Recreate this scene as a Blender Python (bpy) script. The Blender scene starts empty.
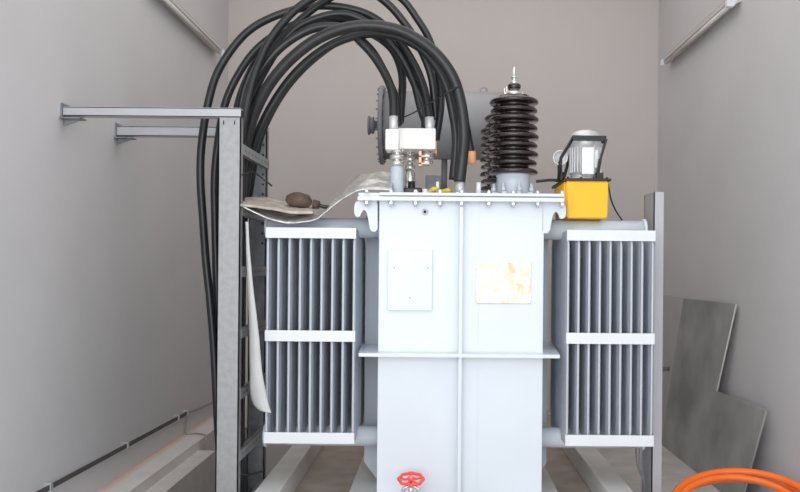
import bpy, bmesh, math, random
from mathutils import Vector, Matrix, noise
R = random.Random(7)
col = bpy.context.scene.collection
PI = math.pi
# ------------------------------------------------------------------ camera
F = 800.0; VX, VY = 438.0, 266.0; H = 1.55; TH = math.radians(0.5)
cam = bpy.data.objects.new('camera', bpy.data.cameras.new('camera'))
col.objects.link(cam)
cam.location = (0, 0, H)
cam.rotation_euler = (Matrix.Rotation(math.radians(90), 4, 'X') @ Matrix.Rotation(TH, 4, 'Z')).to_euler()
cam.data.sensor_width = 36.0; cam.data.lens = 36.0 * F / 800.0
cam.data.shift_x = -(VX - 400) / 800.0; cam.data.shift_y = (VY - 246) / 800.0
cam.data.clip_start = 0.05
bpy.context.scene.camera = cam
CT, ST = math.cos(TH), math.sin(TH)
def P(px, py, D):
    "point of the place seen at photo pixel (px,py) at depth D (metres along the room)"
    u = px - VX; v = py - VY
    return Vector(((u*CT + v*ST) * D / F, D, H - (-u*ST + v*CT) * D / F))
def S(D): return F / D

# ------------------------------------------------------------------ materials
def lin(c):
    c /= 255.0
    return c/12.92 if c <= 0.04045 else ((c+0.055)/1.055)**2.4
def rgb(r, g, b): return (lin(r), lin(g), lin(b), 1.0)
def mat(name, c, rough=0.5, metal=0.0, var=0.06, scale=6.0, bump=0.0, bscale=40.0, c2=None, coat=0.0, spec=0.5):
    m = bpy.data.materials.new(name); m.use_nodes = True
    nt = m.node_tree; N = nt.nodes; L = nt.links
    bs = N['Principled BSDF']
    bs.inputs['Roughness'].default_value = rough; bs.inputs['Metallic'].default_value = metal
    bs.inputs['Coat Weight'].default_value = coat
    bs.inputs['Specular IOR Level'].default_value = spec
    tc = N.new('ShaderNodeTexCoord'); nz = N.new('ShaderNodeTexNoise')
    nz.inputs['Scale'].default_value = scale; nz.inputs['Detail'].default_value = 6
    L.new(tc.outputs['Object'], nz.inputs['Vector'])
    mx = N.new('ShaderNodeMix'); mx.data_type = 'RGBA'
    a = tuple(max(0, x*(1-var)) for x in c[:3]) + (1,); b = tuple(min(1, x*(1+var)) for x in c[:3]) + (1,)
    if c2 is not None: a, b = c, c2
    mx.inputs[6].default_value = a; mx.inputs[7].default_value = b
    cr = N.new('ShaderNodeMapRange'); cr.inputs[1].default_value = .35; cr.inputs[2].default_value = .65
    L.new(nz.outputs['Fac'], cr.inputs[0]); L.new(cr.outputs[0], mx.inputs[0])
    L.new(mx.outputs[2], bs.inputs['Base Color'])
    if bump > 0:
        n2 = N.new('ShaderNodeTexNoise'); n2.inputs['Scale'].default_value = bscale; n2.inputs['Detail'].default_value = 5
        L.new(tc.outputs['Object'], n2.inputs['Vector'])
        bp = N.new('ShaderNodeBump'); bp.inputs['Strength'].default_value = bump; bp.inputs['Distance'].default_value = 0.01
        L.new(n2.outputs['Fac'], bp.inputs['Height']); L.new(bp.outputs['Normal'], bs.inputs['Normal'])
    return m
M = dict(
 wall=mat('plaster_wall', rgb(208,207,208), .9, var=.03, scale=1.3, bump=.12, bscale=9),
 back=mat('plaster_back', rgb(205,199,196), .9, var=.02, scale=1.0, bump=.08, bscale=9),
 ceil=mat('ceiling_paint', rgb(200,180,172), .9),
 floor=mat('concrete_floor', rgb(206,203,199), .85, var=.12, scale=4, bump=.25, bscale=30),
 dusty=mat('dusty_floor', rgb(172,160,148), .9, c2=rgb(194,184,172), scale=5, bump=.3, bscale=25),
 plinth=mat('plinth_concrete', rgb(226,224,220), .85, var=.06, scale=5, bump=.2, bscale=30),
 ledge=mat('ledge_concrete', rgb(216,212,208), .9, var=.08, scale=4, bump=.3, bscale=20),
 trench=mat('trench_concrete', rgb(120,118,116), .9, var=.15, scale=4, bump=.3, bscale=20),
 paint=mat('tank_paint', rgb(222,229,237), .32, var=.015, scale=3, coat=.15),
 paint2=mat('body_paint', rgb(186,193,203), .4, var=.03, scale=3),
 fin=mat('radiator_paint', rgb(204,210,220), .38, var=.03, scale=4),
 bar=mat('bar_paint', rgb(230,233,237), .35, var=.015, scale=4),
 grey=mat('conservator_paint', rgb(160,161,164), .4, var=.03, scale=3),
 dgrey=mat('conservator_flange', rgb(128,130,134), .5, var=.06, scale=8),
 galv=mat('galvanised_steel', rgb(168,168,169), .45, .2, c2=rgb(156,157,159), scale=30, bump=.05, bscale=30),
 galvd=mat('galvanised_dull', rgb(150,152,156), .5, .3, c2=rgb(128,131,135), scale=16),
 beam=mat('beam_steel', rgb(186,187,192), .45, .1, var=.03),
 bolt=mat('bolt_zinc', rgb(205,208,212), .3, .5, var=.08, scale=30),
 chrome=mat('tinned_metal', rgb(225,224,220), .22, .75, var=.06, scale=30),
 white=mat('busbar_sleeve', rgb(250,248,244), .4, var=.01),
 silver=mat('cast_aluminium', rgb(222,222,222), .35, .4, var=.05, scale=20),
 porc=mat('brown_porcelain', rgb(34,23,22), .1, var=.15, scale=8, coat=.6),
 porcw=mat('grey_porcelain', rgb(196,204,212), .25, var=.03),
 blk=mat('cable_rubber', rgb(37,38,40), .36, var=.2, scale=12),
 blk2=mat('black_metal', rgb(24,24,26), .35, var=.1),
 copper=mat('copper', rgb(206,160,132), .35, .6, var=.1, scale=20),
 orange=mat('orange_sleeve', rgb(250,186,130), .5, var=.06),
 yellow=mat('yellow_paint', rgb(255,196,6), .35, var=.04, scale=6),
 red=mat('red_wheel', rgb(250,88,80), .4, var=.06),
 hose=mat('orange_hose', rgb(255,122,44), .38, var=.05, scale=10),
 foil=mat('foil', rgb(240,240,238), .32, .55, c2=rgb(196,196,194), scale=26, bump=.8, bscale=28),
 beige=mat('pad_cloth', rgb(206,198,188), .7, c2=rgb(168,158,148), scale=18, bump=.5, bscale=40),
 felt=mat('hanging_felt', rgb(206,206,204), .85, var=.04, scale=8, bump=.2, bscale=60),
 brown=mat('brown_wrap', rgb(108,88,76), .7, c2=rgb(78,62,54), scale=20, bump=.6, bscale=40),
 board=mat('grey_board', rgb(198,200,199), .5, c2=rgb(160,162,161), scale=1.8),
 board2=mat('wet_grey_board', rgb(138,140,139), .45, c2=rgb(172,174,173), scale=2.6),
 board3=mat('pale_grey_board', rgb(190,191,191), .55, var=.04, scale=4),
 edge=mat('board_edge', rgb(214,214,210), .6),
 lamp=mat('luminaire_body', rgb(206,203,200), .5, var=.02),
 tube=mat('fluorescent_tube', rgb(214,214,212), .25),
 strip=mat('earth_strip', rgb(84,82,80), .55, var=.12, scale=14),
 wire=mat('grey_wire', rgb(150,148,144), .6),
 yel2=mat('yellow_tape', rgb(224,200,70), .5),
)
def plate_mat():
    m = bpy.data.materials.new('name_plate_metal'); m.use_nodes = True
    nt = m.node_tree; N = nt.nodes; L = nt.links; bs = N['Principled BSDF']
    bs.inputs['Roughness'].default_value = .3; bs.inputs['Metallic'].default_value = .3
    tc = N.new('ShaderNodeTexCoord'); nz = N.new('ShaderNodeTexNoise'); nz.inputs['Scale'].default_value = 9
    nz.inputs['Detail'].default_value = 3; nz.inputs['Distortion'].default_value = .8
    L.new(tc.outputs['Object'], nz.inputs['Vector'])
    r = N.new('ShaderNodeValToRGB'); e = r.color_ramp.elements  # gold and peach reflections on the silver plate, painted into its base colour
    e[0].position = .3; e[0].color = rgb(214,176,150); e[1].position = .45; e[1].color = rgb(232,222,200)
    x = e.new(.50); x.color = rgb(244,238,224); x = e.new(.6); x.color = rgb(214,200,152); x = e.new(.64); x.color = rgb(242,236,222)
    L.new(nz.outputs['Fac'], r.inputs[0]); L.new(r.outputs[0], bs.inputs['Base Color']); return m
M['nplate'] = plate_mat()
def ledge_mat():
    m = mat('ledge_orange_dust', rgb(222,219,216), .9, var=.06, scale=4, bump=.3, bscale=20)
    nt = m.node_tree; N = nt.nodes; L = nt.links; bs = N['Principled BSDF']
    src = bs.inputs['Base Color'].links[0].from_socket
    tc = N.new('ShaderNodeTexCoord'); sp = N.new('ShaderNodeSeparateXYZ'); L.new(tc.outputs['Object'], sp.inputs[0])
    mr = N.new('ShaderNodeMapRange'); mr.inputs[1].default_value = -1.97; mr.inputs[2].default_value = -1.925
    mr.inputs[3].default_value = .55; mr.inputs[4].default_value = 0
    L.new(sp.outputs[0], mr.inputs[0])
    mx = N.new('ShaderNodeMix'); mx.data_type = 'RGBA'; mx.inputs[7].default_value = rgb(226,160,130)
    L.new(mr.outputs[0], mx.inputs[0]); L.new(src, mx.inputs[6]); L.new(mx.outputs[2], bs.inputs['Base Color']); return m
M['ledgeo'] = ledge_mat()

# ------------------------------------------------------------------ mesh helpers
def bm_(): return bmesh.new()
def box(bm, x0, x1, y0, y1, z0, z1, bev=0.0):
    r = bmesh.ops.create_cube(bm, size=1.0)
    for v in r['verts']:
        v.co = Vector((x0 + (v.co.x+.5)*(x1-x0), y0 + (v.co.y+.5)*(y1-y0), z0 + (v.co.z+.5)*(z1-z0)))
    if bev > 0:
        es = list({e for v in r['verts'] for e in v.link_edges})
        bmesh.ops.bevel(bm, geom=es, offset=bev, segments=2, affect='EDGES', profile=.6)
def cyl(bm, p0, p1, r0, r1=None, n=24, caps=True):
    p0 = Vector(p0); p1 = Vector(p1); r1 = r0 if r1 is None else r1
    d = (p1-p0); q = d.normalized().to_track_quat('Z', 'Y')
    A = []; B = []
    for i in range(n):
        a = 2*PI*i/n; o = Vector((math.cos(a), math.sin(a), 0))
        A.append(bm.verts.new(p0 + q @ (o*r0))); B.append(bm.verts.new(p1 + q @ (o*r1)))
    for i in range(n):
        f = bm.faces.new((A[i], A[(i+1) % n], B[(i+1) % n], B[i])); f.smooth = n > 8
    if caps:
        bm.faces.new(list(reversed(A))); bm.faces.new(B)
def lathe(bm, prof, origin, axis='Z', n=40):
    "prof: list of (r, h)"
    o = Vector(origin); rings = []
    for r, h in prof:
        ring = []
        for i in range(n):
            a = 2*PI*i/n; c, s = math.cos(a)*r, math.sin(a)*r
            v = {'Z': Vector((c, s, h)), 'X': Vector((h, c, s)), 'Y': Vector((c, h, s))}[axis]
            ring.append(bm.verts.new(o+v))
        rings.append(ring)
    for k in range(len(rings)-1):
        for i in range(n):
            f = bm.faces.new((rings[k][i], rings[k][(i+1) % n], rings[k+1][(i+1) % n], rings[k+1][i])); f.smooth = True
    if prof[0][0] > 1e-5: bm.faces.new(list(reversed(rings[0])))
    if prof[-1][0] > 1e-5: bm.faces.new(rings[-1])
def catmull(pts, sub=8):
    out = []; n = len(pts)
    for i in range(n-1):
        p0 = pts[max(i-1, 0)]; p1 = pts[i]; p2 = pts[i+1]; p3 = pts[min(i+2, n-1)]
        for k in range(sub):
            t = k/sub
            out.append(.5*((2*p1) + (p2-p0)*t + (2*p0-5*p1+4*p2-p3)*t*t + (3*p1-p0-3*p2+p3)*t**3))
    out.append(pts[-1].copy()); return out
def tube(bm, pts, r, n=12, smooth=True, sub=8):
    pts = [Vector(p) for p in pts]
    if smooth and len(pts) > 2: pts = catmull(pts, sub)
    N = len(pts); up = None; rings = []
    for i, p in enumerate(pts):
        t = (pts[min(i+1, N-1)] - pts[max(i-1, 0)]).normalized()
        if up is None:
            up = Vector((0, 1, 0)) if abs(t.y) < .9 else Vector((1, 0, 0))
        up = (up - t*up.dot(t)).normalized(); b = t.cross(up)
        rr = r(i/(N-1)) if callable(r) else r
        rings.append([bm.verts.new(p + up*math.cos(2*PI*k/n)*rr + b*math.sin(2*PI*k/n)*rr) for k in range(n)])
    for a in range(N-1):
        for k in range(n):
            f = bm.faces.new((rings[a][k], rings[a][(k+1) % n], rings[a+1][(k+1) % n], rings[a+1][k])); f.smooth = True
    bm.faces.new(list(reversed(rings[0]))); bm.faces.new(rings[-1])
def prism(bm, poly, y0, y1, axis='Y'):
    "poly in (x,z) extruded along y, or (y,z) extruded along x with axis='X', or (x,y) along z"
    def mk(a, b, c):
        return {'Y': Vector((a, c, b)), 'X': Vector((c, a, b)), 'Z': Vector((a, b, c))}[axis]
    A = [bm.verts.new(mk(a, b, y0)) for a, b in poly]; B = [bm.verts.new(mk(a, b, y1)) for a, b in poly]
    n = len(poly)
    bm.faces.new(A); bm.faces.new(list(reversed(B)))
    for i in range(n): bm.faces.new((A[i], B[i], B[(i+1) % n], A[(i+1) % n]))
def hexbolt(bm, p, r, h, axis=Vector((0, -1, 0)), shank=0):
    p = Vector(p); cyl(bm, p, p+axis*h*.25, r*1.35, n=16); cyl(bm, p+axis*h*.25, p+axis*h, r, n=6)
    if shank: cyl(bm, p+axis*h, p+axis*(h+shank), r*.55, n=10)
def obj(name, bm, m, parent=None, kind=None, at=None):
    bmesh.ops.recalc_face_normals(bm, faces=bm.faces)
    # origin at bounding centre base
    me = bpy.data.meshes.new(name); 
    bm.to_mesh(me); bm.free()
    o = bpy.data.objects.new(name, me); col.objects.link(o)
    ms = m if isinstance(m, (list, tuple)) else [m]
    for k in ms: me.materials.append(M[k] if isinstance(k, str) else k)
    if parent: o.parent = parent
    if kind: o['kind'] = kind
    return o
def each(name, bm, m, parent=None):
    "every loose island of the mesh becomes an object of its own"
    bm.verts.ensure_lookup_table(); seen = set(); out = []
    for v in list(bm.verts):
        if v in seen: continue
        st_ = [v]; seen.add(v); isl = []
        while st_:
            u = st_.pop(); isl.append(u)
            for e_ in u.link_edges:
                w_ = e_.other_vert(u)
                if w_ not in seen: seen.add(w_); st_.append(w_)
        ids = {u: i for i, u in enumerate(isl)}; nb = bmesh.new(); nv = [nb.verts.new(u.co) for u in isl]
        for f in {f for u in isl for f in u.link_faces}:
            nf = nb.faces.new([nv[ids[u]] for u in f.verts]); nf.smooth = f.smooth
        out.append(obj(name, nb, m, parent))
    bm.free(); return out
def tag(o, label, cat, group=None):
    o['label'] = label; o['category'] = cat
    if group: o['group'] = group
    return o
def thing(name, label, cat, group=None):
    o = bpy.data.objects.new(name, None); col.objects.link(o); o.empty_display_size = .1
    return tag(o, label, cat, group)
def base(o, loc):
    "move an Empty to its thing's base; the children keep their world place"
    loc = Vector(loc); o.location = loc
    for c in o.children: c.location = c.location - loc
    return o

# ------------------------------------------------------------------ room
XL, XR, YB, YF, ZC = -1.985, 2.05, 7.5, 2.0, 4.7
def st(name, m, *boxes, bev=0):
    b = bm_()
    for q in boxes: box(b, *q, bev=bev)
    return obj(name, b, m, kind='structure')
st('wall_left', 'wall', (XL-.2, XL, YF, YB+.2, -.8, ZC))
st('wall_right', 'wall', (XR, XR+.2, YF, YB+.2, -.8, ZC))
st('wall_back', 'back', (XL, XR, YB, YB+.2, -.8, ZC))
st('ceiling', 'ceil', (XL-.2, XR+.2, YF, YB+.2, ZC, ZC+.2))
# right-hand floor, sunken dusty floor under the transformer, trench on the left
st('floor', 'floor', (1.06, XR, YF, YB, -.8, .05), (-4, 5, -5, YF, -.8, .05))
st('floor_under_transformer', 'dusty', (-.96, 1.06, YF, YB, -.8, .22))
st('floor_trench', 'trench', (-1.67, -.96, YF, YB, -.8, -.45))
b = bm_()
box(b, XL, -1.80, YF, YB, -.8, .21)
obj('trim_1', b, 'ledgeo', kind='structure')
st('trim_2', 'ledge', (-1.80, -1.67, YF, 6.05, -.8, .14))
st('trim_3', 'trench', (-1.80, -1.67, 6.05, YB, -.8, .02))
st('trim_4', 'plinth', (-.96, -.83, 2.5, 6.6, .22, .35), bev=.006)
st('trim_5', 'plinth', (.92, 1.06, 2.5, 6.6, .22, .35), bev=.006)
st('trim_6', 'plinth', (-.48, -.10, 3.9, 6.0, .22, .30), bev=.006)
st('trim_7', 'plinth', (.33, .68, 3.9, 6.0, .22, .30), bev=.006)

# ------------------------------------------------------------------ transformer
T = thing('power_transformer', 'large pale grey power transformer with finned radiators standing on concrete beams', 'transformer')
tp = dict(parent=T)
TX0, TX1, MX0, MX1 = -.312, .555, -.415, .632
# tank body: front part and wider main part with chamfered foot
b = bm_()
box(b, TX0, TX1, 4.2, 4.62, .30, 1.89, bev=.006)
tank = obj('tank_front', b, 'paint', T)
b = bm_()
prism(b, [(MX0, .42), (MX0+.09, .30), (MX1-.09, .30), (MX1, .42), (MX1, 1.89), (MX0, 1.89)], 4.6, 5.6)
obj('tank_body', b, 'paint2', T)
# waist ring
b = bm_()
prism(b, [(-.405, 4.12), (.632, 4.12), (.70, 5.0), (.70, 5.66), (-.46, 5.66), (-.46, 5.0)], 1.080, 1.098, 'Z')
o = obj('stiffener_ring', b, 'paint', T)
b = bm_()
box(b, .109, .128, 4.135, 4.21, .30, 1.082, bev=.003)
box(b, .109, .128, 4.135, 4.21, 1.096, 1.885, bev=.003)
obj('vertical_rib', b, 'paint', T)
b = bm_()
box(b, .214, .2155, 4.197, 4.203, .35, 1.06); box(b, .214, .2155, 4.197, 4.203, 1.09, 1.88)
each('weld_seam', b, 'paint', T)
# flanges
b = bm_(); box(b, -.418, .648, 4.12, 5.7, 1.885, 1.906, bev=.003)
obj('tank_flange', b, 'paint', T)
b = bm_(); box(b, -.305, .648, 4.12, 5.7, 1.912, 1.928, bev=.003); box(b, -.418, -.300, 4.16, 5.7, 1.912, 1.928, bev=.003)
box(b, -.41, .64, 4.15, 5.68, 1.906, 1.912)
lid = obj('lid', b, 'paint', T)
for i in range(9):
    x = -.372 + i*.1263
    if abs(x-.13) < .02: x = .119
    b = bm_(); Z = Vector((0, 0, -1))
    hexbolt(b, (x, 4.138, 1.885), .014, .018, Z, .012); obj('bolt', b, 'bolt', lid); b = bm_()
    hexbolt(b, (x, 4.143, 1.928), .012, .012, -Z, .006)
    obj('bolt', b, 'bolt', lid)
for x in (-.395, .63):
    for k in range(7):
        b = bm_(); hexbolt(b, (x, 4.35+k*.2, 1.928), .0105, .012, Vector((0, 0, 1)), .008)
        obj('bolt', b, 'bolt', lid)
# lifting hooks
hk = [(354,206),(355.5,202),(359,200.5),(376,200.5),(377.6,204),(377.6,229),(375.5,232),(371.5,231.5),(369.5,228),(367.8,217),(366.8,212),(364.6,209.4),(362.2,210.5),(361,213.5),(360.2,216.5),(357.5,217.3),(354.8,215.5),(354,212)]
poly = [(P(x, y, 4.2).x, P(x, y, 4.2).z) for x, y in hk]
cx = .113
for s in (0, 1):
    b = bm_(); pl = poly if not s else [(2*cx - x, z) for x, z in poly]
    prism(b, pl, 4.2, 4.222)
    bmesh.ops.bevel(b, geom=[e for e in b.edges], offset=.002, segments=1, affect='EDGES')
    obj('lifting_hook', b, 'paint', T)
# earthing boss
b = bm_(); c = P(425, 212, 4.2)
lathe(b, [(.0165, 0), (.0165, -.010), (.013, -.014), (.008, -.014), (.008, -.004), (0, -.004)], (c.x, 4.199, c.z), 'Y', 24)
boss = obj('threaded_boss', b, 'bolt', T)
b = bm_(); lathe(b, [(.0072, 0), (.0072, -.0095), (0, -.0095)], (c.x, 4.199, c.z), 'Y', 16); obj('boss_hole', b, 'blk2', boss)
# cover plate
a = P(388.5, 249.5, 4.2); c = P(432, 310.5, 4.2)
b = bm_(); box(b, a.x, c.x, 4.178, 4.2, c.z, a.z, bev=.002); cp = obj('cover_plate', b, 'paint', T)
for (u, v) in ((.14, .70), (.90, .70), (.50, .21)):
    b = bm_(); x = a.x+(c.x-a.x)*u; z = c.z+(a.z-c.z)*v
    cyl(b, (x, 4.178, z), (x, 4.1765, z), .0035, n=12); obj('screw', b, 'dgrey', cp)
# name plate
a = P(476.5, 263, 4.2); c = P(530.5, 303.5, 4.2)
b = bm_(); box(b, a.x, c.x, 4.188, 4.2, c.z, a.z, bev=.002); npl = obj('name_plate', b, 'nplate', T)
npl['label'] = 'shiny metal rating plate'
b = bm_()   # faint engraved table in the lower right corner
for i in range(9):
    x = c.x - .006 - i*.0075; box(b, x-.0006, x+.0006, 4.1872, 4.1885, c.z+.045, c.z+.10)
for j in range(8):
    z = c.z+.045+j*.0078; box(b, c.x-.068, c.x-.004, 4.1872, 4.1885, z-.0006, z+.0006)
obj('engraved_table', b, 'copper', npl)
for u in (.03, .97):
    for v in (.05, .95):
        b = bm_(); x = a.x+(c.x-a.x)*u; z = c.z+(a.z-c.z)*v
        cyl(b, (x, 4.188, z), (x, 4.184, z), .006, n=12); obj('rivet', b, 'bolt', npl)

# ---- radiators
def fin_mesh(x, y0, y1, z0, z1):
    bm = bmesh.new(); ny = 29; rings = []
    zs = [(z0, .25, .03), (z0+.035, .75, .012), (z0+.08, 1, 0), (z1-.08, 1, 0), (z1-.035, .75, .012), (z1, .25, .03)]
    for z, s, inset in zs:
        L = []; Rr = []
        for k in range(ny):
            t = k/(ny-1); y = y0+inset + (y1-y0-2*inset)*t
            flute = abs(math.sin(t*PI*6.0))
            th = (.0035 + .0068*flute**.5)*s if 0 < k < ny-1 else .003
            L.append((x-th, y, z)); Rr.append((x+th, y, z))
        # rounded front edge
        ring = L + [(x-.004, y1+.003-inset, z), (x+.004, y1+.003-inset, z)] + Rr[::-1] + [(x+.0065*s, y0-.004+inset, z), (x-.0065*s, y0-.004+inset, z)]
        rings.append([bm.verts.new(p) for p in ring])
    n = len(rings[0])
    for a in range(len(rings)-1):
        for k in range(n):
            f = bm.faces.new((rings[a][k], rings[a][(k+1) % n], rings[a+1][(k+1) % n], rings[a+1][k])); f.smooth = True
    bm.faces.new(rings[0][::-1]); bm.faces.new(rings[-1])
    return bm
def radiator(x0, x1, side):
    PZ0, PZ1, PY, PR = .602, 1.757, 4.45, .055
    xo, xi = (x0-.045, TX0) if side < 0 else (x1+.004, TX1)
    for z in (PZ1, PZ0):
        b = bm_()
        cyl(b, (xo, PY, z), (xi, PY, z), PR, n=32)
        s = 1 if xi > xo else -1
        cyl(b, (xo-s*.002, PY, z), (xo+s*.014, PY, z), PR+.010, n=32)
        xm = xi - s*.055
        cyl(b, (xi - s*.012, PY, z), (xi, PY, z), PR+.008, n=32)
        if z == PZ1: rad = obj('radiator', b, 'paint', T)
        else: obj('header_pipe', b, 'paint', rad)
    rad['label'] = 'left finned radiator' if side < 0 else 'right finned radiator'
    n = 9
    for i in range(n):
        x = x0+.010 + (x1-x0-.02)*i/(n-1)
        obj('fin', fin_mesh(x, 4.222, 4.80, .605, 1.742), 'fin', rad)
    for (zb, zt) in ((1.690, 1.746), (1.147, 1.205), (.610, .668)):
        b = bm_(); box(b, x0, x1, 4.205, 4.213, zb, zt, bev=.0015)
        obj('retaining_bar', b, 'bar', rad)
    return rad
radiator(-.908, -.432, -1); radiator(.677, 1.143, 1)

# ---- high voltage bushings
def hv(y):
    X, Z0 = .412, 1.928
    b = bm_()
    zt, zb = 2.490, 2.055; prof = [(.060, zb-.03)]
    n = 9; pitch = (zt-zb)/n
    for i in range(n):
        z = zb + i*pitch; big = .139 - (.006 if i % 2 else 0) - .002*abs(i-4)*.5
        prof += [(.085, z), (.092, z+.003), (big-.005, z+.004), (big, z+.011), (big-.001, z+.020), (big-.010, z+.028), (.100, z+.034), (.086, z+.039)]
    prof += [(.084, zt), (.06, zt+.004), (.03, zt+.006)]
    lathe(b, prof, (X, y, 0), 'Z', 48)
    p = obj('high_voltage_bushing', b, 'porc', T)
    b = bm_()
    lathe(b, [(.125, Z0), (.125, Z0+.012), (.094, Z0+.014), (.092, Z0+.115), (.097, Z0+.12), (.097, Z0+.130), (.03, Z0+.132)], (X, y, 0), 'Z', 40)
    for k in range(8):
        a = 2*PI*(k+.25)/8; x1, y1 = X+.112*math.cos(a), y+.112*math.sin(a)
        cyl(b, (x1, y1, Z0+.012), (x1, y1, Z0+.075), .007, n=8)
        cyl(b, (x1, y1, Z0+.035), (x1, y1, Z0+.052), .014, n=6)
        box(b, min(x1, X+.095*math.cos(a))-.008, max(x1, X+.095*math.cos(a))+.008, y1-.008, y1+.008, Z0+.012, Z0+.03)
    obj('mounting_flange', b, 'porcw', p)
    b = bm_()
    lathe(b, [(.045, zt), (.045, zt+.022), (.030, zt+.026), (.028, zt+.040), (.012, zt+.042)], (X, y, 0), 'Z', 24)
    cyl(b, (X-.058, y, zt+.012), (X-.038, y, zt+.012), .012, n=12); cyl(b, (X-.052, y, zt+.006), (X-.052, y, zt+.045), .008, n=10)
    cyl(b, (X+.03, y, zt+.018), (X+.058, y, zt+.018), .009, n=10)
    lathe(b, [(.020, zt+.066), (.022, zt+.080), (.012, zt+.086), (.012, zt+.100), (.017, zt+.102), (.017, zt+.110), (.0095, zt+.112), (.009, zt+.158), (.004, zt+.164)], (X, y, 0), 'Z', 16)
    obj('terminal', b, 'chrome', p)
    b = bm_(); lathe(b, [(.032, zt+.040), (.037, zt+.046), (.037, zt+.062), (.030, zt+.068), (.02, zt+.068)], (X, y, 0), 'Z', 24)
    obj('terminal_collar', b, 'porc', p)
for y in (4.42, 4.90, 5.38): hv(y)

# ---- conservator
b = bm_(); YC, ZCc = 5.85, 2.575
xa = P(385, 120, YC).x; xb = .46
lathe(b, [(.05, xa), (.245, xa+.001), (.245, xb), (.2, xb+.03), (.0, xb+.04)], (0, YC, ZCc), 'X', 64)
cons = obj('conservator', b, 'grey', T)
b = bm_(); lathe(b, [(.0, xa-.035), (.282, xa-.034), (.286, xa-.03), (.286, xa-.008), (.282, xa-.004), (.25, xa-.003)], (0, YC, ZCc), 'X', 64)
fl = obj('end_flange', b, 'dgrey', cons)
b = bm_()
for k in range(24):
    a = 2*PI*k/24; y, z = YC+.265*math.cos(a), ZCc+.265*math.sin(a)
    cyl(b, (xa-.048, y, z), (xa+.006, y, z), .006, n=6)
each('flange_bolt', b, 'dgrey', cons)
b = bm_(); 
lathe(b, [(.035, xa-.03), (.035, xa-.075), (.062, xa-.078), (.062, xa-.094), (.055, xa-.096), (.055, xa-.104), (.068, xa-.106), (.068, xa-.122), (.02, xa-.123)], (0, YC-.02, ZCc-.005), 'X', 24)
obj('nozzle', b, 'dgrey', cons)
for x in (xa+.72, xa+.12):
    b = bm_(); ring = [Vector((x+.024*math.cos(t), YC, ZCc+.262+.022*math.sin(t))) for t in [2*PI*k/14 for k in range(15)]]
    tube(b, ring, .007, n=8, smooth=False); obj('lifting_eye', b, 'grey', cons)
b = bm_()
cyl(b, (.04, YC, 2.35), (.04, YC, 2.06), .022, n=16); box(b, -.06, .10, 5.60, YC+.05, 2.0, 2.06, bev=.004)
box(b, -.06, -.03, 5.55, 5.70, 1.928, 2.0); box(b, .07, .10, 5.55, 5.70, 1.928, 2.0)
obj('support', b, 'dgrey', cons); b = bm_()
cyl(b, (.42, YC, 2.36), (.42, YC, 2.0), .022, n=16); box(b, .36, .50, 5.55, YC+.05, 1.95, 2.0)
obj('support', b, 'dgrey', cons)

# ---- low voltage side
def lv(px, D, ybot, body, r, ytop=150):
    x = P(px, 160, D).x; z0 = 1.928; z1 = P(px, ybot, D).z; z2 = P(px, ytop, D).z
    b = bm_(); lathe(b, [(r*1.25, z0), (r*1.25, z0+.012), (r, z0+.016), (r*1.02, (z0+z1)/2), (r*.92, (z0+z1)/2+.006), (r, (z0+z1)/2+.02), (r*.95, z1-.01), (r*.7, z1)], (x, D, 0), 'Z', 28)
    p = obj('low_voltage_bushing', b, body, T)
    b = bm_(); h = z2-z1; rr = r*.95
    lathe(b, [(rr*.6, z1), (rr, z1+.002), (rr, z1+h*.28), (rr*.62, z1+h*.3), (rr*.62, z1+h*.4), (rr*1.05, z1+h*.42), (rr*1.05, z1+h*.66), (rr*.66, z1+h*.68), (rr*.66, z1+h*.8), (rr*.95, z1+h*.82), (rr*.95, z2), (rr*.3, z2)], (x, D, 0), 'Z', 20)
    obj('terminal_stack', b, 'chrome', p)
    return p
lv(397, 4.36, 166, 'porcw', .038)
lv(410, 4.56, 171, 'chrome', .032)
b = bm_(); x3 = P(428, 0, 4.5).x; zt3 = P(428, 149, 4.5).z
lathe(b, [(.02, zt3-.092), (.034, zt3-.09), (.034, zt3-.066), (.026, zt3-.064), (.026, zt3-.056), (.038, zt3-.054), (.038, zt3-.028), (.028, zt3-.026), (.028, zt3)], (x3, 4.5, 0), 'Z', 24)
p3 = obj('terminal_bolt', b, 'chrome', T)
b = bm_(); a = P(419, 151, 4.46); c = P(424, 166, 4.46)
for k in range(2): box(b, a.x, c.x+.03, 4.455, 4.545, c.z+.01+k*.04, c.z+k*.04+.018)
box(b, a.x, a.x+.014, 4.455, 4.52, c.z, a.z)
obj('copper_braid', b, 'copper', p3)
a = P(398, 128, 4.42); c = P(435.5, 149, 4.42); a2 = P(385.5, 129, 4.5); c2 = P(399, 149.5, 4.5)
a2 = P(385.5, 129, 4.3); c2 = P(398.5, 149.5, 4.3)
b = bm_(); box(b, a.x, c.x, 4.42, 4.60, c.z, a.z, bev=.004)
bb = obj('busbar_block', b, 'white', T)
b = bm_(); box(b, a2.x, c2.x, 4.30, 4.44, c2.z, a2.z, bev=.004)
bb2 = obj('busbar_block', b, 'white', T)
b = bm_(); box(b, c.x, c.x+.006, 4.45, 4.58, c.z-.02, c.z+.05); obj('copper_edge', b, 'orange', bb)
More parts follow.
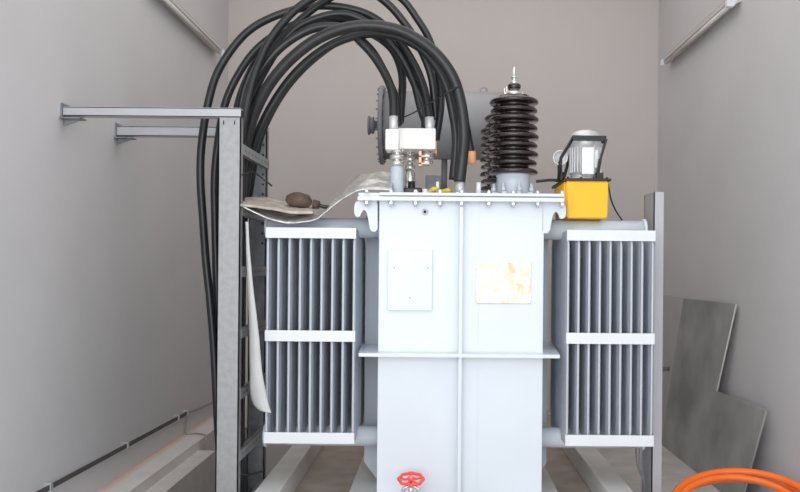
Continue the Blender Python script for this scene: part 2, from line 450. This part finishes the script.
# small fittings standing on the lid
b = bm_(); a = P(402, 188, 4.45); c = P(422, 178.5, 4.45)
box(b, a.x, c.x, 4.42, 4.53, 1.928, 1.928+.055, bev=.008); cyl(b, (P(413, 0, 4.45).x, 4.46, 1.955), (P(413, 0, 4.45).x, 4.46, 2.02), .02, n=12)
obj('tap_changer_cap', b, 'blk2', T)
for px, h, r in ((425, .035, .014), (437.5, .075, .0085), (478.5, .072, .013), (460, .075, .027)):
    x = P(px, 190, 4.3).x; b = bm_()
    cyl(b, (x, 4.3, 1.928), (x, 4.3, 1.928+h), r, n=14); cyl(b, (x, 4.3, 1.928), (x, 4.3, 1.944), r*1.5, n=6)
    obj('lid_stud' if px != 460 else 'cable_gland', b, 'bar' if px != 460 else 'bolt', T)
b = bm_(); x = P(438, 190, 4.4).x
tube(b, [(x-.05, 4.3, 1.945), (x-.02, 4.27, 1.962), (x+.02, 4.32, 1.953), (x+.055, 4.3, 1.958), (x+.075, 4.36, 1.945)], .011, n=8)
obj('yellow_tape', b, 'yel2', T)
b = bm_(); x = P(449, 0, 5.2).x
box(b, P(427, 0, 5.2).x, P(443, 0, 5.2).x, 5.2, 5.32, 1.928, 2.14, bev=.006); obj('relay_box', b, 'galvd', T)
# pipe/hand-hole covers along the lid top
for x in (-.2, .22):
    b = bm_(); cyl(b, (x, 5.0, 1.928), (x, 5.0, 1.95), .09, n=28); obj('hand_hole_cover', b, 'paint', T)

# ---- drain valve with red handwheel
hx, hz, hy = P(411, 479, 4.05).x, P(411, 479, 4.05).z, 4.05
b = bm_()
cyl(b, (hx, hy, hz-.10), (hx, hy, hz-.02), .014, n=12); cyl(b, (hx, hy, hz-.02), (hx, hy, hz+.012), .007, n=10)
lathe(b, [(.0, hz-.24), (.045, hz-.23), (.05, hz-.16), (.04, hz-.13), (.02, hz-.12)], (hx, hy, 0), 'Z', 20)
cyl(b, (hx, 4.20, hz-.18), (hx, hy-.09, hz-.18), .035, n=20); cyl(b, (hx, 4.185, hz-.18), (hx, 4.2, hz-.18), .07, n=20); cyl(b, (hx, hy-.10, hz-.18), (hx, hy-.085, hz-.18), .06, n=20)
tube(b, [(hx-.044, hy, hz-.15), (hx-.040, hy, hz-.06), (hx-.015, hy, hz-.038), (hx, hy, hz-.034)], .009, n=8)
tube(b, [(hx+.044, hy, hz-.15), (hx+.040, hy, hz-.06), (hx+.015, hy, hz-.038), (hx, hy, hz-.034)], .009, n=8)
dv = obj('drain_valve', b, 'chrome', T)
b = bm_(); rr = .060; q = Matrix.Rotation(math.radians(14), 3, 'X'); c0 = Vector((hx, hy, hz))
pts = [c0 + q @ Vector((math.cos(2*PI*k/40)*rr*(1+.05*math.cos(2*PI*k/5)), math.sin(2*PI*k/40)*rr*(1+.05*math.cos(2*PI*k/5)), 0)) for k in range(41)]
tube(b, pts, .0085, n=8, smooth=False)
cyl(b, c0 - q @ Vector((0, 0, .010)), c0 + q @ Vector((0, 0, .010)), .017, n=14)
for k in range(5):
    a = 2*PI*k/5+.3; d = Vector((math.cos(a), math.sin(a), 0)); e = Vector((-math.sin(a), math.cos(a), 0))
    tube(b, [c0+q@(d*.012), c0+q@(d*.034+e*.006+Vector((0, 0, -.006))), c0+q@(d*rr)], .006, n=6)
obj('handwheel', b, 'red', dv)

# ------------------------------------------------------------------ cable ladder on the left
Lk = thing('cable_ladder', 'galvanised steel cable ladder frame with two arms fixed to the left wall', 'cable ladder')
def channel(bm, x0, x1, y0, y1, z0, z1, t=.006):
    box(bm, x0, x1, y0, y0+t, z0, z1); box(bm, x1-t, x1, y0, y1, z0, z1); box(bm, x0, x0+t, y0, y1, z0, z1)
z1f = P(230, 116, 4.2).z; xf0 = P(218.5, 120, 4.2).x; xf1 = P(241, 120, 4.2).x
b = bm_(); channel(b, xf0, xf1, 4.2, 4.25, -.45, z1f)
up = obj('upright', b, 'galv', Lk)
b = bm_(); 
for k in range(2):
    x = xf0+.027+k*.058; box(b, x-.003, x+.003, 4.1985, 4.2, z1f-.045, z1f-.024)
each('slot', b, 'blk2', up)
z1b = P(266, 130, 4.9).z; xb1 = P(267.5, 150, 4.9).x; xb0 = xb1-.105
b = bm_(); channel(b, xb0, xb1, 4.88, 4.93, -.45, z1b)
up2 = obj('upright', b, 'galvd', Lk)
b = bm_()
for k in range(12):
    z = z1b-.035-k*.06; box(b, xb1-.028, xb1-.016, 4.8785, 4.88, z-.006, z+.006)
each('slot', b, 'blk2', up2)
# rungs run in depth between the uprights
zr = P(241, 148, 4.2).z
for k in range(8):
    z = zr - k*.325
    if z < -.4: break
    b = bm_(); xr = xf1-.004
    box(b, xr, xr+.006, 4.24, 4.90, z-.028, z+.028)
    box(b, xr-.02, xr+.004, 4.24, 4.90, z+.022, z+.028); box(b, xr-.02, xr+.004, 4.24, 4.90, z-.028, z-.022)
    rg = obj('rung', b, 'galv', Lk)
    b = bm_()
    for j in range(8):
        y = 4.30+j*.08; box(b, xr+.0058, xr+.007, y-.022, y+.022, z-.005, z+.005)
    each('slot', b, 'dgrey', rg)
# arms to the wall
for (pxw, pyt, pyb, D, xe) in ((66, 107.5, 116.5, 4.195, xf1), (117, 126.5, 136, 4.90, xb1)):
    zt = P(150, pyt, D).z; zb = P(150, pyb, D).z
    b = bm_(); box(b, XL+.012, xe, D-.0, D+.006, zb, zt); box(b, XL+.012, xe, D, D+.05, zb-.001, zb+.005); box(b, XL+.012, xe, D, D+.05, zt-.004, zt+.002)
    arm = obj('wall_arm', b, 'beam', Lk)
    b = bm_(); box(b, XL, XL+.010, D-.005, D+.075, zb-.015, zt+.02); 
    prism(b, [(D-.02, zb-.01), (D+.06, zb-.01), (D+.06, zb-.016), (D-.02, zb-.016)], XL, XL+.11, 'X')
    prism(b, [(XL+.01, zb-.045), (XL+.02, zb-.045), (XL+.10, zb-.016), (XL+.01, zb-.016)], D+.02, D+.03)
    hexbolt(b, (XL+.01, D+.01, zt+.008), .008, .012, Vector((1, 0, 0))); hexbolt(b, (XL+.01, D+.062, zt+.008), .008, .012, Vector((1, 0, 0)))
    cyl(b, (XL+.06, D+.03, zb-.03), (XL+.06, D+.03, zb+.012), .008, n=8)
    obj('wall_bracket', b, 'galvd', arm)
base(Lk, (-1.09, 4.5, -.45))

# right post
b = bm_(); xr0 = P(653, 300, 4.45).x; xr1 = P(663, 300, 4.45).x; zt = P(658, 192, 4.45).z
box(b, xr0, xr1, 4.45, 4.456, .05, zt); box(b, xr0, xr0+.006, 4.45, 4.66, .05, zt); box(b, xr0, xr1, 4.654, 4.66, .05, zt)
rp = obj('steel_post', b, 'beam'); tag(rp, 'grey steel channel post standing at the right end of the right radiator', 'post')
b = bm_(); x0 = P(650, 470, 4.40).x
for k in range(3):
    dx = -.014*k
    tube(b, [(xr0-.012+dx*.3, 4.52+.03*k, .655), (xr0-.03+dx, 4.50+.03*k, .60), (xr0-.045+dx, 4.48, .45), (xr0-.025, 4.50, .32), (xr0-.02, 4.55, .12), (xr0-.03, 4.6, .06)], .004, n=6)
tag(obj('wire', b, 'dgrey'), 'thin dark wires hanging beside the right post below the radiator', 'wire')

# ------------------------------------------------------------------ cables
def cable(pts, r, label, tail=None, lug=None, lugm='chrome', up=None):
    "pts: (px,py,D)"
    v = [P(*p) for p in pts]
    if tail: v = [Vector(t) for t in tail] + v
    b = bm_(); tube(b, v, r, n=14, sub=8)
    o = obj('power_cable', b, 'blk'); tag(o, label, 'cable', 'black power cables')
    if lug:
        e = v[-1]; d = (v[-1]-v[-2]).normalized(); d = (d*.3+Vector((0, 0, -1))*.7).normalized()
        b = bm_(); L, rr = lug; cyl(b, e-d*.008, e+d*L, rr, n=18)
        obj('cable_lug', b, lugm, o)
    return o
# two loose cables left of the ladder
cable([(206,262,4.52),(203,220,4.50),(200.5,180,4.48),(201.5,146,4.48),(207.5,106,4.48),(219,69.5,4.5),(244,35,4.52),(274,16.5,4.55),(311,6.5,4.55),(344,7.5,4.55),(373,17,4.55),(397,38,4.54),(415,66,4.52),(425,92,4.50),(429.5,119,4.46)], .0225,
      'leftmost black cable, outside the ladder, arching to the right terminal lug', tail=[(-1.215,4.52,-.40),(-1.21,4.52,.2),P(217,410,4.52),P(214,350,4.52),P(210,300,4.52)], lug=(.075,.026), lugm='silver')
cable([(216,262,4.60),(215,220,4.60),(214.5,180,4.60),(217.5,146,4.60),(224.5,106,4.62),(238,75,4.63),(260,46,4.64),(296,24,4.64),(330,22.5,4.64),(352,33,4.62),(373,52,4.60),(388,80,4.56),(396,100,4.5),(398,125,4.46)], .0225,
      'second black cable from the left, passing just behind the front post', tail=[(-1.19,4.6,-.40),(-1.19,4.6,.2),P(221,410,4.6),P(219,350,4.6),P(217,300,4.6)])
LX = -1.085
TI = [0]
def ltail(x, y):
    k = TI[0]; TI[0] += 1
    x = -.2475*y + .012*(k % 3) - .02
    return [(x, y, -.40), (x, y, .1), (x, y, .7), (x, y, 1.2), (x, y, 1.6)]
cable([(235,160,4.30),(243,125,4.32),(249,95,4.34),(257,68,4.36),(270,40,4.38),(290,15,4.40),(313,-2,4.42),(345,-12,4.44),(370,-8,4.46),(390,6,4.48),(408,28,4.5),(422,52,4.52),(432,80,4.54),(435.5,120,4.56)], .0225,
      'black cable whose arch rises out of the top of the picture', tail=ltail(-1.125, 4.30))
cable([(238,150,4.68),(241,105,4.68),(250,75,4.66),(267,48,4.66),(290,28,4.66),(318,20,4.64),(345,20,4.62),(370,32,4.6),(389,42,4.58),(403,62,4.56),(415,85,4.54),(424,108,4.52),(425,128,4.50)], .0225,
      'black cable ending just left of the right terminal lug', tail=ltail(-1.16, 4.68))
cable([(240,160,4.36),(243,128,4.38),(248,98,4.40),(262,69,4.42),(285,44,4.42),(315,28,4.42),(344,28,4.42),(362,43,4.42),(376,59,4.42),(388,80,4.40),(393,98,4.36),(393.5,118,4.34)], .024,
      'innermost black cable of the arch, ending in the left terminal lug', tail=ltail(-1.11, 4.38), lug=(.075,.024), lugm='silver')
cable([(236,150,4.78),(238,105,4.78),(256,62,4.78),(280,38,4.76),(312,27,4.74),(345,26,4.7),(372,34,4.68),(391,48,4.66),(400,66,4.64),(402.5,85,4.62),(400,122,4.52)], .0235,
      'black cable bending straight down beside the left terminal lug', tail=ltail(-1.17, 4.78))
cable([(233,165,4.46),(239,130,4.46),(247,98,4.46),(259,72,4.46),(276,46,4.48),(300,20,4.5),(330,-2,4.52),(365,-14,4.54),(398,-4,4.56),(418,20,4.58),(431,44,4.58),(439,78,4.58),(441,105,4.56),(436,140,4.54)], .021,
      'outermost black cable on the right side of the arch', tail=ltail(-1.14, 4.46))
cable([(241,180,4.52),(245,148,4.46),(253,117,4.40),(269,85,4.34),(293,57,4.30),(323,36,4.27),(357,26,4.25),(390,28,4.25),(415,38,4.25),(437,55,4.25),(453,78,4.26),(461,105,4.27),(464,135,4.28),(462,160,4.3),(459.5,182,4.3)], .031,
      'thickest black cable in front of the arch, ending in the gland on the lid', tail=ltail(-1.06, 4.56))
cable([(246,185,4.62),(252,152,4.56),(263,122,4.50),(284,87,4.46),(308,61,4.44),(335,43,4.42),(365,34,4.40),(395,36,4.38),(420,48,4.38),(436,66,4.38),(446,85,4.38),(452,110,4.40),(456,140,4.40),(453,180,4.42)], .024,
      'black cable behind the thickest one, running down to the lid with an orange band', tail=ltail(-1.09, 4.66))
o = cable([(249,195,4.74),(256,155,4.66),(266,123,4.60),(287,87,4.56),(316,57,4.54),(350,36,4.52),(385,32,4.5),(418,40,4.48),(443,60,4.47),(457,86,4.46),(464,115,4.45),(471,153,4.45)], .021,
      'black cable with a free end in an orange sleeve left of the bushings', tail=ltail(-1.04, 4.76), lug=(.062,.026), lugm='orange')
# extra bundle cables on the ladder
cable([(236,195,4.36),(241,150,4.38),(247,112,4.40),(263,74,4.44),(288,36,4.46),(312,20,4.48),(345,14,4.5),(375,28,4.52),(398,52,4.54),(413,80,4.54),(421,110,4.52),(431,138,4.5)], .0215,
      'black cable in the middle of the bundle, ending behind the right terminal lug', tail=ltail(-1.07, 4.34))
b = bm_(); tube(b, [P(402,118,4.4), P(415,112,4.34), P(430,103,4.30), P(448,92,4.22), P(460,86,4.235)], .004, n=6)
tag(obj('tie_wire', b, 'blk'), 'thin black tie wire strung between the cables above the white blocks', 'wire')
b = bm_(); tube(b, [P(239,176,4.22), P(252,172,4.25), P(262,178,4.3), P(272,186,4.3)], .0045, n=6)
tag(obj('loose_wire', b, 'blk2'), 'short black wire end sticking out right of the ladder', 'wire')
b = bm_(); tube(b, [P(236,470,4.3), P(245,475,4.3), P(256,473,4.3), P(264,471,4.3)], .005, n=6)
tag(obj('loose_wire', b, 'blk2'), 'short black wire in the dark gap at the foot of the ladder', 'wire')
# orange band
# ------------------------------------------------------------------ foil sheet, pad, wrapped connector
def ribbon(front, back, nu, nv, amp, seed, thick, name, m, D0, D1, fr=9):
    fp = catmull([P(x, y, D0) for x, y in front], nu); bp = catmull([P(x, y, D1) for x, y in back], nu)
    b = bm_(); g = []
    for i in range(len(fp)):
        row = []
        for j in range(nv+1):
            t = j/nv; p = fp[i].lerp(bp[i], t)
            e = amp*min(1, 6*t+.25)
            p.z += e*noise.noise(Vector((p.x*fr, p.y*fr*1.3, seed))) + e*.5*noise.noise(Vector((p.x*fr*3, p.y*fr*3, seed+3)))
            row.append(b.verts.new(p))
        g.append(row)
    for i in range(len(g)-1):
        for j in range(nv):
            f = b.faces.new((g[i][j], g[i+1][j], g[i+1][j+1], g[i][j+1])); f.smooth = True
    o = obj(name, b, m); md = o.modifiers.new('solid', 'SOLIDIFY'); md.thickness = thick; md.offset = 1
    return o
o = ribbon([(243,207),(262,217),(285,223.5),(303,222.5),(317,219.5),(327,211.5),(342,199.5),(356,192),(365,190),(378,190),(392,190.2)],
           [(243,201),(265,204),(288,208),(303,211.5),(316,212),(325,208),(338,198.5),(349,187),(361,176),(377,171.5),(393,175)], 5, 14, .016, 3, .006, 'foil_sheet', 'foil', 4.18, 4.62)
# sheet edge is doubled over
tag(o, 'crumpled silver foil insulation sheet sagging from the lid over the left radiator', 'foil sheet')
o = ribbon([(240,206),(256,208),(275,211),(295,214),(313,213.5)], [(240,200),(256,198.5),(275,201),(295,206),(313,209)], 6, 12, .010, 8, .012, 'insulation_pad', 'beige', 4.19, 4.56, fr=12)
tag(o, 'dirty beige insulation pad lying on the foil sheet beside the ladder', 'insulation pad')
# wrapped connector
W = thing('wrapped_connector', 'brown wrapped cable connector lying on the beige pad above the left radiator', 'connector')
c = P(300, 200.5, 4.38); b = bm_()
bmesh.ops.create_icosphere(b, subdivisions=4, radius=1)
for v in b.verts:
    p = v.co.copy(); k = 1 + .10*noise.noise(p*2.2) + .05*noise.noise(p*6)
    sx = .078*(1-.18*max(0, p.x)**2); yy = .043*(1.0-.22*max(0, p.x))
    ex = math.copysign(abs(p.x)**.75, p.x)
    v.co = c + Vector((ex*sx*k, p.y*yy*k*1.1, p.z*yy*k - p.x*.008))
for f in b.faces: f.smooth = True
obj('wrapping', b, 'brown', W)
b = bm_(); q = P(313, 204, 4.38); cyl(b, q, q+Vector((.035, 0, -.005)), .026, .022, n=16); obj('collar', b, 'brown', W)
b = bm_(); tube(b, [q+Vector((.03, 0, -.004)), q+Vector((.06, 0, -.014)), q+Vector((.10, .01, -.016))], .011, n=10); obj('cable_stub', b, 'blk', W)
base(W, (c.x, c.y, c.z-.043))
# hanging felt strip
b = bm_(); g = []
Lf = [(245.5,222),(246,250),(247.5,290),(249,330),(249.5,370),(250,392),(252.5,403),(257,408.5)]
Rt = [(248.5,222),(250,250),(253.5,290),(258.5,330),(262,370),(266,392),(269,405),(271.5,413)]
A = catmull([P(x, y, 4.19) for x, y in Lf], 5); B = catmull([P(x, y, 4.14) for x, y in Rt], 5)
for a_, b_ in zip(A, B):
    row = []
    for j in range(7):
        t = j/6; p = a_.lerp(b_, t); p.y += .025*math.sin(t*PI) * -1 + .006*noise.noise(p*12); row.append(b.verts.new(p))
    g.append(row)
for i in range(len(g)-1):
    for j in range(6):
        f = b.faces.new((g[i][j], g[i+1][j], g[i+1][j+1], g[i][j+1])); f.smooth = True
o = obj('hanging_sheet', b, 'felt'); md = o.modifiers.new('s', 'SOLIDIFY'); md.thickness = .004
tag(o, 'pale narrow felt strip hanging between the ladder and the left radiator', 'sheet')

# ------------------------------------------------------------------ yellow pump on the right header pipe
Pm = thing('hydraulic_pump', 'yellow electric hydraulic pump with silver motor resting on the right radiator', 'pump')
D = 4.30; x0 = P(566, 200, D).x; x1 = P(608.5, 200, D).x; zb = 1.814; ztp = P(588, 181, D).z; y1 = 4.74
b = bm_()
A = [b.verts.new(p) for p in ((x0+.008, D+.005, zb), (x1-.004, D+.005, zb), (x1-.004, y1-.006, zb), (x0+.008, y1-.006, zb))]
Bv = [b.verts.new(p) for p in ((x0, D, ztp), (x1, D, ztp), (x1, y1, ztp), (x0, y1, ztp))]
b.faces.new(A[::-1]); b.faces.new(Bv)
for i in range(4): b.faces.new((A[i], A[(i+1) % 4], Bv[(i+1) % 4], Bv[i]))
bmesh.ops.bevel(b, geom=[e for e in b.edges], offset=.006, segments=3, affect='EDGES')
for k in range(7):
    y = D+.035+k*.048; box(b, x0-.008, x0+.010, y-.005, y+.005, zb+.01, ztp-.004)
obj('oil_tank', b, 'yellow', Pm)
b = bm_(); box(b, x0-.014, x1+.012, D-.012, y1+.012, ztp, ztp+.014, bev=.003)
for k in range(4): hexbolt(b, (x0+.01+k*.07, D+.005, ztp+.014), .006, .008, Vector((0, 0, 1)))
obj('tank_cover', b, 'blk2', Pm)
mxx = P(585, 160, 4.46).x; my = 4.46; zm = ztp+.014; ztop = P(585, 130, 4.46).z
b = bm_(); hh = ztop-zm; r = .085
lathe(b, [(.094, zm), (.094, zm+.012), (.078, zm+.016), (.078, zm+.035), (r, zm+.04), (r, zm+hh*.66), (r+.003, zm+hh*.67), (r+.003, zm+hh*.80), (r-.004, zm+hh*.88), (r-.018, zm+hh*.95), (r-.05, zm+hh*.99), (0, ztop)], (mxx, my, 0), 'Z', 40)
for k in range(28):
    a = 2*PI*k/28; d = Vector((math.cos(a), math.sin(a), 0)); c = Vector((mxx, my, 0))
    cyl(b, c+d*(r+.001)+Vector((0, 0, zm+.045)), c+d*(r+.001)+Vector((0, 0, zm+hh*.64)), .003, n=6)
mo = obj('motor', b, 'silver', Pm)
b = bm_(); xa_ = P(583, 0, 4.36).x; xb_ = P(601, 0, 4.36).x; box(b, xa_, xb_-.03, 4.345, 4.42, P(0,168,4.36).z-.01, P(590,147,4.36).z, bev=.006); box(b, xb_-.028, xb_, 4.37, 4.46, P(590,168,4.36).z, P(590,149,4.36).z, bev=.006)
obj('terminal_box', b, 'silver', mo)
b = bm_(); g0 = P(560, 158, 4.40); lathe(b, [(0, .012), (.040, .012), (.042, 0), (.042, -.014), (.036, -.016), (.034, -.010), (0, -.010)], g0, 'Y', 28)
obj('pressure_gauge', b, 'silver', Pm)
b = bm_(); box(b, g0.x-.012, g0.x+.012, g0.y-.01, g0.y+.01, ztp+.014, g0.z-.02)
cyl(b, (g0.x+.02, g0.y+.03, ztp+.014), (g0.x+.02, g0.y+.03, ztp+.06), .014, n=12)
obj('manifold', b, 'blk2', Pm)
b = bm_()
yh = 4.335
hp = [P(558.5,181,yh), P(561,158,yh), P(573,138,yh), P(575,136.5,yh), P(605,138.5,yh), P(606,140,yh), P(600,160,yh)]
def bar(bm, p, q, w=.010, dd=.008):
    p = Vector(p); q = Vector(q); d = (q-p).normalized(); s = d.cross(Vector((0, 1, 0))).normalized(); 
    vs = []
    for base_ in (p-d*.004, q+d*.004):
        for (i, j) in ((-1, -1), (1, -1), (1, 1), (-1, 1)): vs.append(bm.verts.new(base_+s*w*i+Vector((0, 1, 0))*dd*j))
    bm.faces.new(vs[:4][::-1]); bm.faces.new(vs[4:])
    for i in range(4): bm.faces.new((vs[i], vs[(i+1) % 4], vs[4+(i+1) % 4], vs[4+i]))
tube(b, [hp[0], hp[1], hp[2]], .009, n=8, smooth=False)
bar(b, hp[2], hp[4], .012, .018)
bar(b, hp[5], hp[6], .006, .012)
yb_ = 4.56
bar(b, P(563,181,yb_), P(574,141,yb_), .008); bar(b, P(574,141,yb_), P(604,142,yb_), .008)
bar(b, P(597,180,4.36), P(600,160,yh), .008, .008); bar(b, hp[4], P(604,142,yb_), .006, .006)
box(b, x1-.055, x1-.02, 4.34, 4.40, ztp+.01, ztp+.05)
obj('carrying_frame', b, 'blk2', Pm)
base(Pm, ((x0+x1)/2, 4.5, zb))
b = bm_(); v = [P(536,181.5,4.36), P(545,180.5,4.36), P(552,180,4.36), P(560,181,4.34)]
pts = catmull([Vector(q) for q in v], 14); tube(b, pts, lambda t: .008+.0025*math.sin(t*160), n=8, smooth=False)
tag(obj('coiled_lead', b, 'blk2'), 'short black ribbed hose running from the pump to the lid', 'hose')
b = bm_(); tube(b, [P(608,183,4.32), P(611,199,4.33), P(616,211,4.38), P(622,220,4.44)], .0045, n=6)
tag(obj('pump_lead', b, 'blk2'), 'thin black cord hanging behind the yellow pump on its right', 'cord')

# ------------------------------------------------------------------ grey boards against the right wall
def board(pts, t, name, m, label, n=1):
    b = bm_(); A = [Vector(p) for p in pts]
    nn = (A[1]-A[0]).cross(A[2]-A[0]).normalized()
    if nn.x < 0: nn = -nn
    V0 = [b.verts.new(p) for p in A]; V1 = [b.verts.new(p + nn*t) for p in A]; k = len(A)
    b.faces.new(V0); b.faces.new(V1[::-1])
    for i in range(k):
        f = b.faces.new((V0[i], V1[i], V1[(i+1) % k], V0[(i+1) % k])); f.material_index = 1 if i == 1 else 0
    return tag(obj(name, b, [m, 'edge']), label, 'board', None)
def onwall(px, py, X):
    u = px-VX; v = py-VY; u0 = u*CT+v*ST; v0 = -u*ST+v*CT
    D = X*F/u0; return Vector((X, D, H - v0*D/F))
a = onwall(683.5, 298.5, 2.015); c = onwall(735.5, 304, 2.015)
d_ = onwall(718, 391, 1.985)
e = onwall(765.5, 410.5, 1.970); g = onwall(750, 478, 1.925)
board([(2.015, a.y, a.z), (2.015, c.y, c.z), (1.972, d_.y, d_.z), (1.970, e.y, e.z), (1.91, e.y+.24, .05), (1.91, a.y+.25, .05)], .012, 'grey_board', 'board2', 'large dark grey stained board with stepped outline and pale edge leaning on the right wall')
board([(2.03, a.y-.05, a.z-.01), (2.0, a.y-.05, .05), (2.0, 7.4, .05), (2.03, 7.4, a.z+.01)], .010, 'grey_board', 'board3', 'pale grey board standing behind the large stained board at the right wall')
# (labels hold; the stub below sticks out by the pale board)
b = bm_(); q = onwall(664, 368.5, 1.95); cyl(b, (1.99, q.y, q.z), (1.92, q.y-.02, q.z), .018, n=12); cyl(b, (1.93, q.y-.02, q.z), (1.90, q.y-.02, q.z), .026, n=12)
tag(obj('pipe_stub', b, 'dgrey'), 'small dark pipe stub in front of the pale board by the right post', 'pipe stub')

# orange hose coil
b = bm_(); pts = []
C0 = Vector((1.62, 4.20, .235)); q = Matrix.Rotation(math.radians(8), 3, 'Y').inverted() @ Matrix.Rotation(math.radians(19), 3, 'X')
for k in range(3*48+1):
    a = 2*PI*k/48; t = k/144; rr = .385 + .03*math.sin(a*.5+.6) - .035*t
    pts.append(C0 + q @ Vector((rr*math.cos(a-PI/2), rr*math.sin(a-PI/2), .034*(t*3)-.05 + .012*math.sin(a*1.5))))
tube(b, pts, .0195, n=12, smooth=False)
hs = obj('hose_coil', b, 'hose')
zmin = min((v.co.z for v in hs.data.vertices))
hs.location.z = .05-zmin
tag(hs, 'coil of bright orange hose on the floor in the right foreground', 'hose')

# ------------------------------------------------------------------ fluorescent battens
for side in (-1, 1):
    X = XL if side < 0 else XR; s = 1 if side < 0 else -1
    fx = thing('fluorescent_light', 'unlit white fluorescent batten high on the %s wall' % ('left' if side < 0 else 'right'), 'light fixture')
    if side < 0: y0, y1, z = 5.35, 7.0, 3.44
    else:       y0, y1, z = 5.45, 7.05, 3.40
    q = lambda pts: [(X+s*u, z+v) for u, v in pts]
    b = bm_(); prism(b, q([(0, -.03), (.035, -.045), (.085, -.03), (.085, -.005), (.045, .02), (0, .03)]), y0, y1)
    obj('housing', b, 'lamp', fx)
    b = bm_(); prism(b, q([(0, .062), (.012, .068), (.05, .034), (.044, .028)]), y0, y1); obj('reflector', b, 'lamp', fx)
    b = bm_(); cyl(b, (X+s*.072, y0+.04, z-.052), (X+s*.072, y1-.04, z-.052), .014, n=16); obj('tube', b, 'tube', fx)
    for ye in (y0-.01, y1-.01):
        b = bm_(); prism(b, q([(.03, .03), (.10, -.02), (.10, -.065), (.055, -.068), (.03, -.03)]), ye, ye+.035); obj('end_cap', b, 'bar', fx)
    base(fx, (X, (y0+y1)/2, z))

# ------------------------------------------------------------------ earth strip on the left wall
Es = thing('earthing_strip', 'dark metal earthing strip clipped along the foot of the left wall', 'earthing strip')
def lwall(px, py, X):
    u = px-VX; v = py-VY; u0 = u*CT+v*ST; v0 = -u*ST+v*CT
    D = X*F/u0; return Vector((X, D, H - v0*D/F))
xs = XL+.03
p0 = lwall(0, 514, xs); p1 = lwall(187, 413, xs); 
b = bm_(); prism(b, [(p0.y, p0.z-.013), (p1.y, p1.z-.013), (p1.y, p1.z+.013), (p0.y, p0.z+.013)], XL+.028, XL+.034, 'X')
obj('strip', b, 'strip', Es)
for px in (50, 127, 178, 187):
    py = 514 + (413-514)*px/187.0
    q = lwall(px, py, xs); tt = (q.y-p0.y)/(p1.y-p0.y); z = p0.z+(p1.z-p0.z)*tt
    b = bm_(); box(b, XL, XL+.036, q.y-.012, q.y+.012, z-.022, z+.022, bev=.003); box(b, XL+.034, XL+.040, q.y-.014, q.y+.014, z-.018, z+.022, bev=.002)
    obj('clip', b, 'bolt', Es)
base(Es, (XL, (p0.y+p1.y)/2, p0.z-.02))
b = bm_(); e1 = lwall(187, 413, xs); e2 = lwall(222, 398, xs)
tube(b, [e1, lwall(205, 406, XL+.02), e2], .009, n=8)
tube(b, [e1+Vector((0, 0, 0)), Vector((XL+.02, e1.y+.02, .34)), Vector((XL+.02, e1.y, .222)), Vector((XL+.09, e1.y+.02, .218)), Vector((-1.79, e1.y-.05, .216)), Vector((-1.785, e1.y-.10, .16)), Vector((-1.785, e1.y-.10, .148))], .006, n=6)
tag(obj('earth_wire', b, 'wire'), 'pale thin wire dropping from the end of the wall strip onto the concrete ledge', 'wire')

# ------------------------------------------------------------------ light
w = bpy.data.worlds.new('World'); bpy.context.scene.world = w; w.use_nodes = True
w.node_tree.nodes['Background'].inputs[0].default_value = (.87, .93, 1.0, 1); w.node_tree.nodes['Background'].inputs[1].default_value = 1.42
def area(name, loc, rot, sx, sy, e, c):
    l = bpy.data.lights.new(name, 'AREA'); l.shape = 'RECTANGLE'; l.size = sx; l.size_y = sy; l.energy = e; l.color = c
    o = bpy.data.objects.new(name, l); col.objects.link(o); o.location = loc; o.rotation_euler = rot; return o
area('ceiling_fill', (0, 4.6, 4.6), (0, 0, 0), 3.2, 4.5, 48, (1, .98, .96))  # added fill lamp below the closed ceiling, brightens the deep part of the room
area('daylight_door', (-.5, -1.6, 2.2), (math.radians(88), 0, math.radians(-3)), 3.6, 3.6, 120, (1, .985, .965))
sc = bpy.context.scene
sc.view_settings.view_transform = 'Standard'; sc.view_settings.look = 'None'; sc.view_settings.exposure = 0.0; sc.view_settings.gamma = 1.0
base(T, (.12, 4.9, .30))
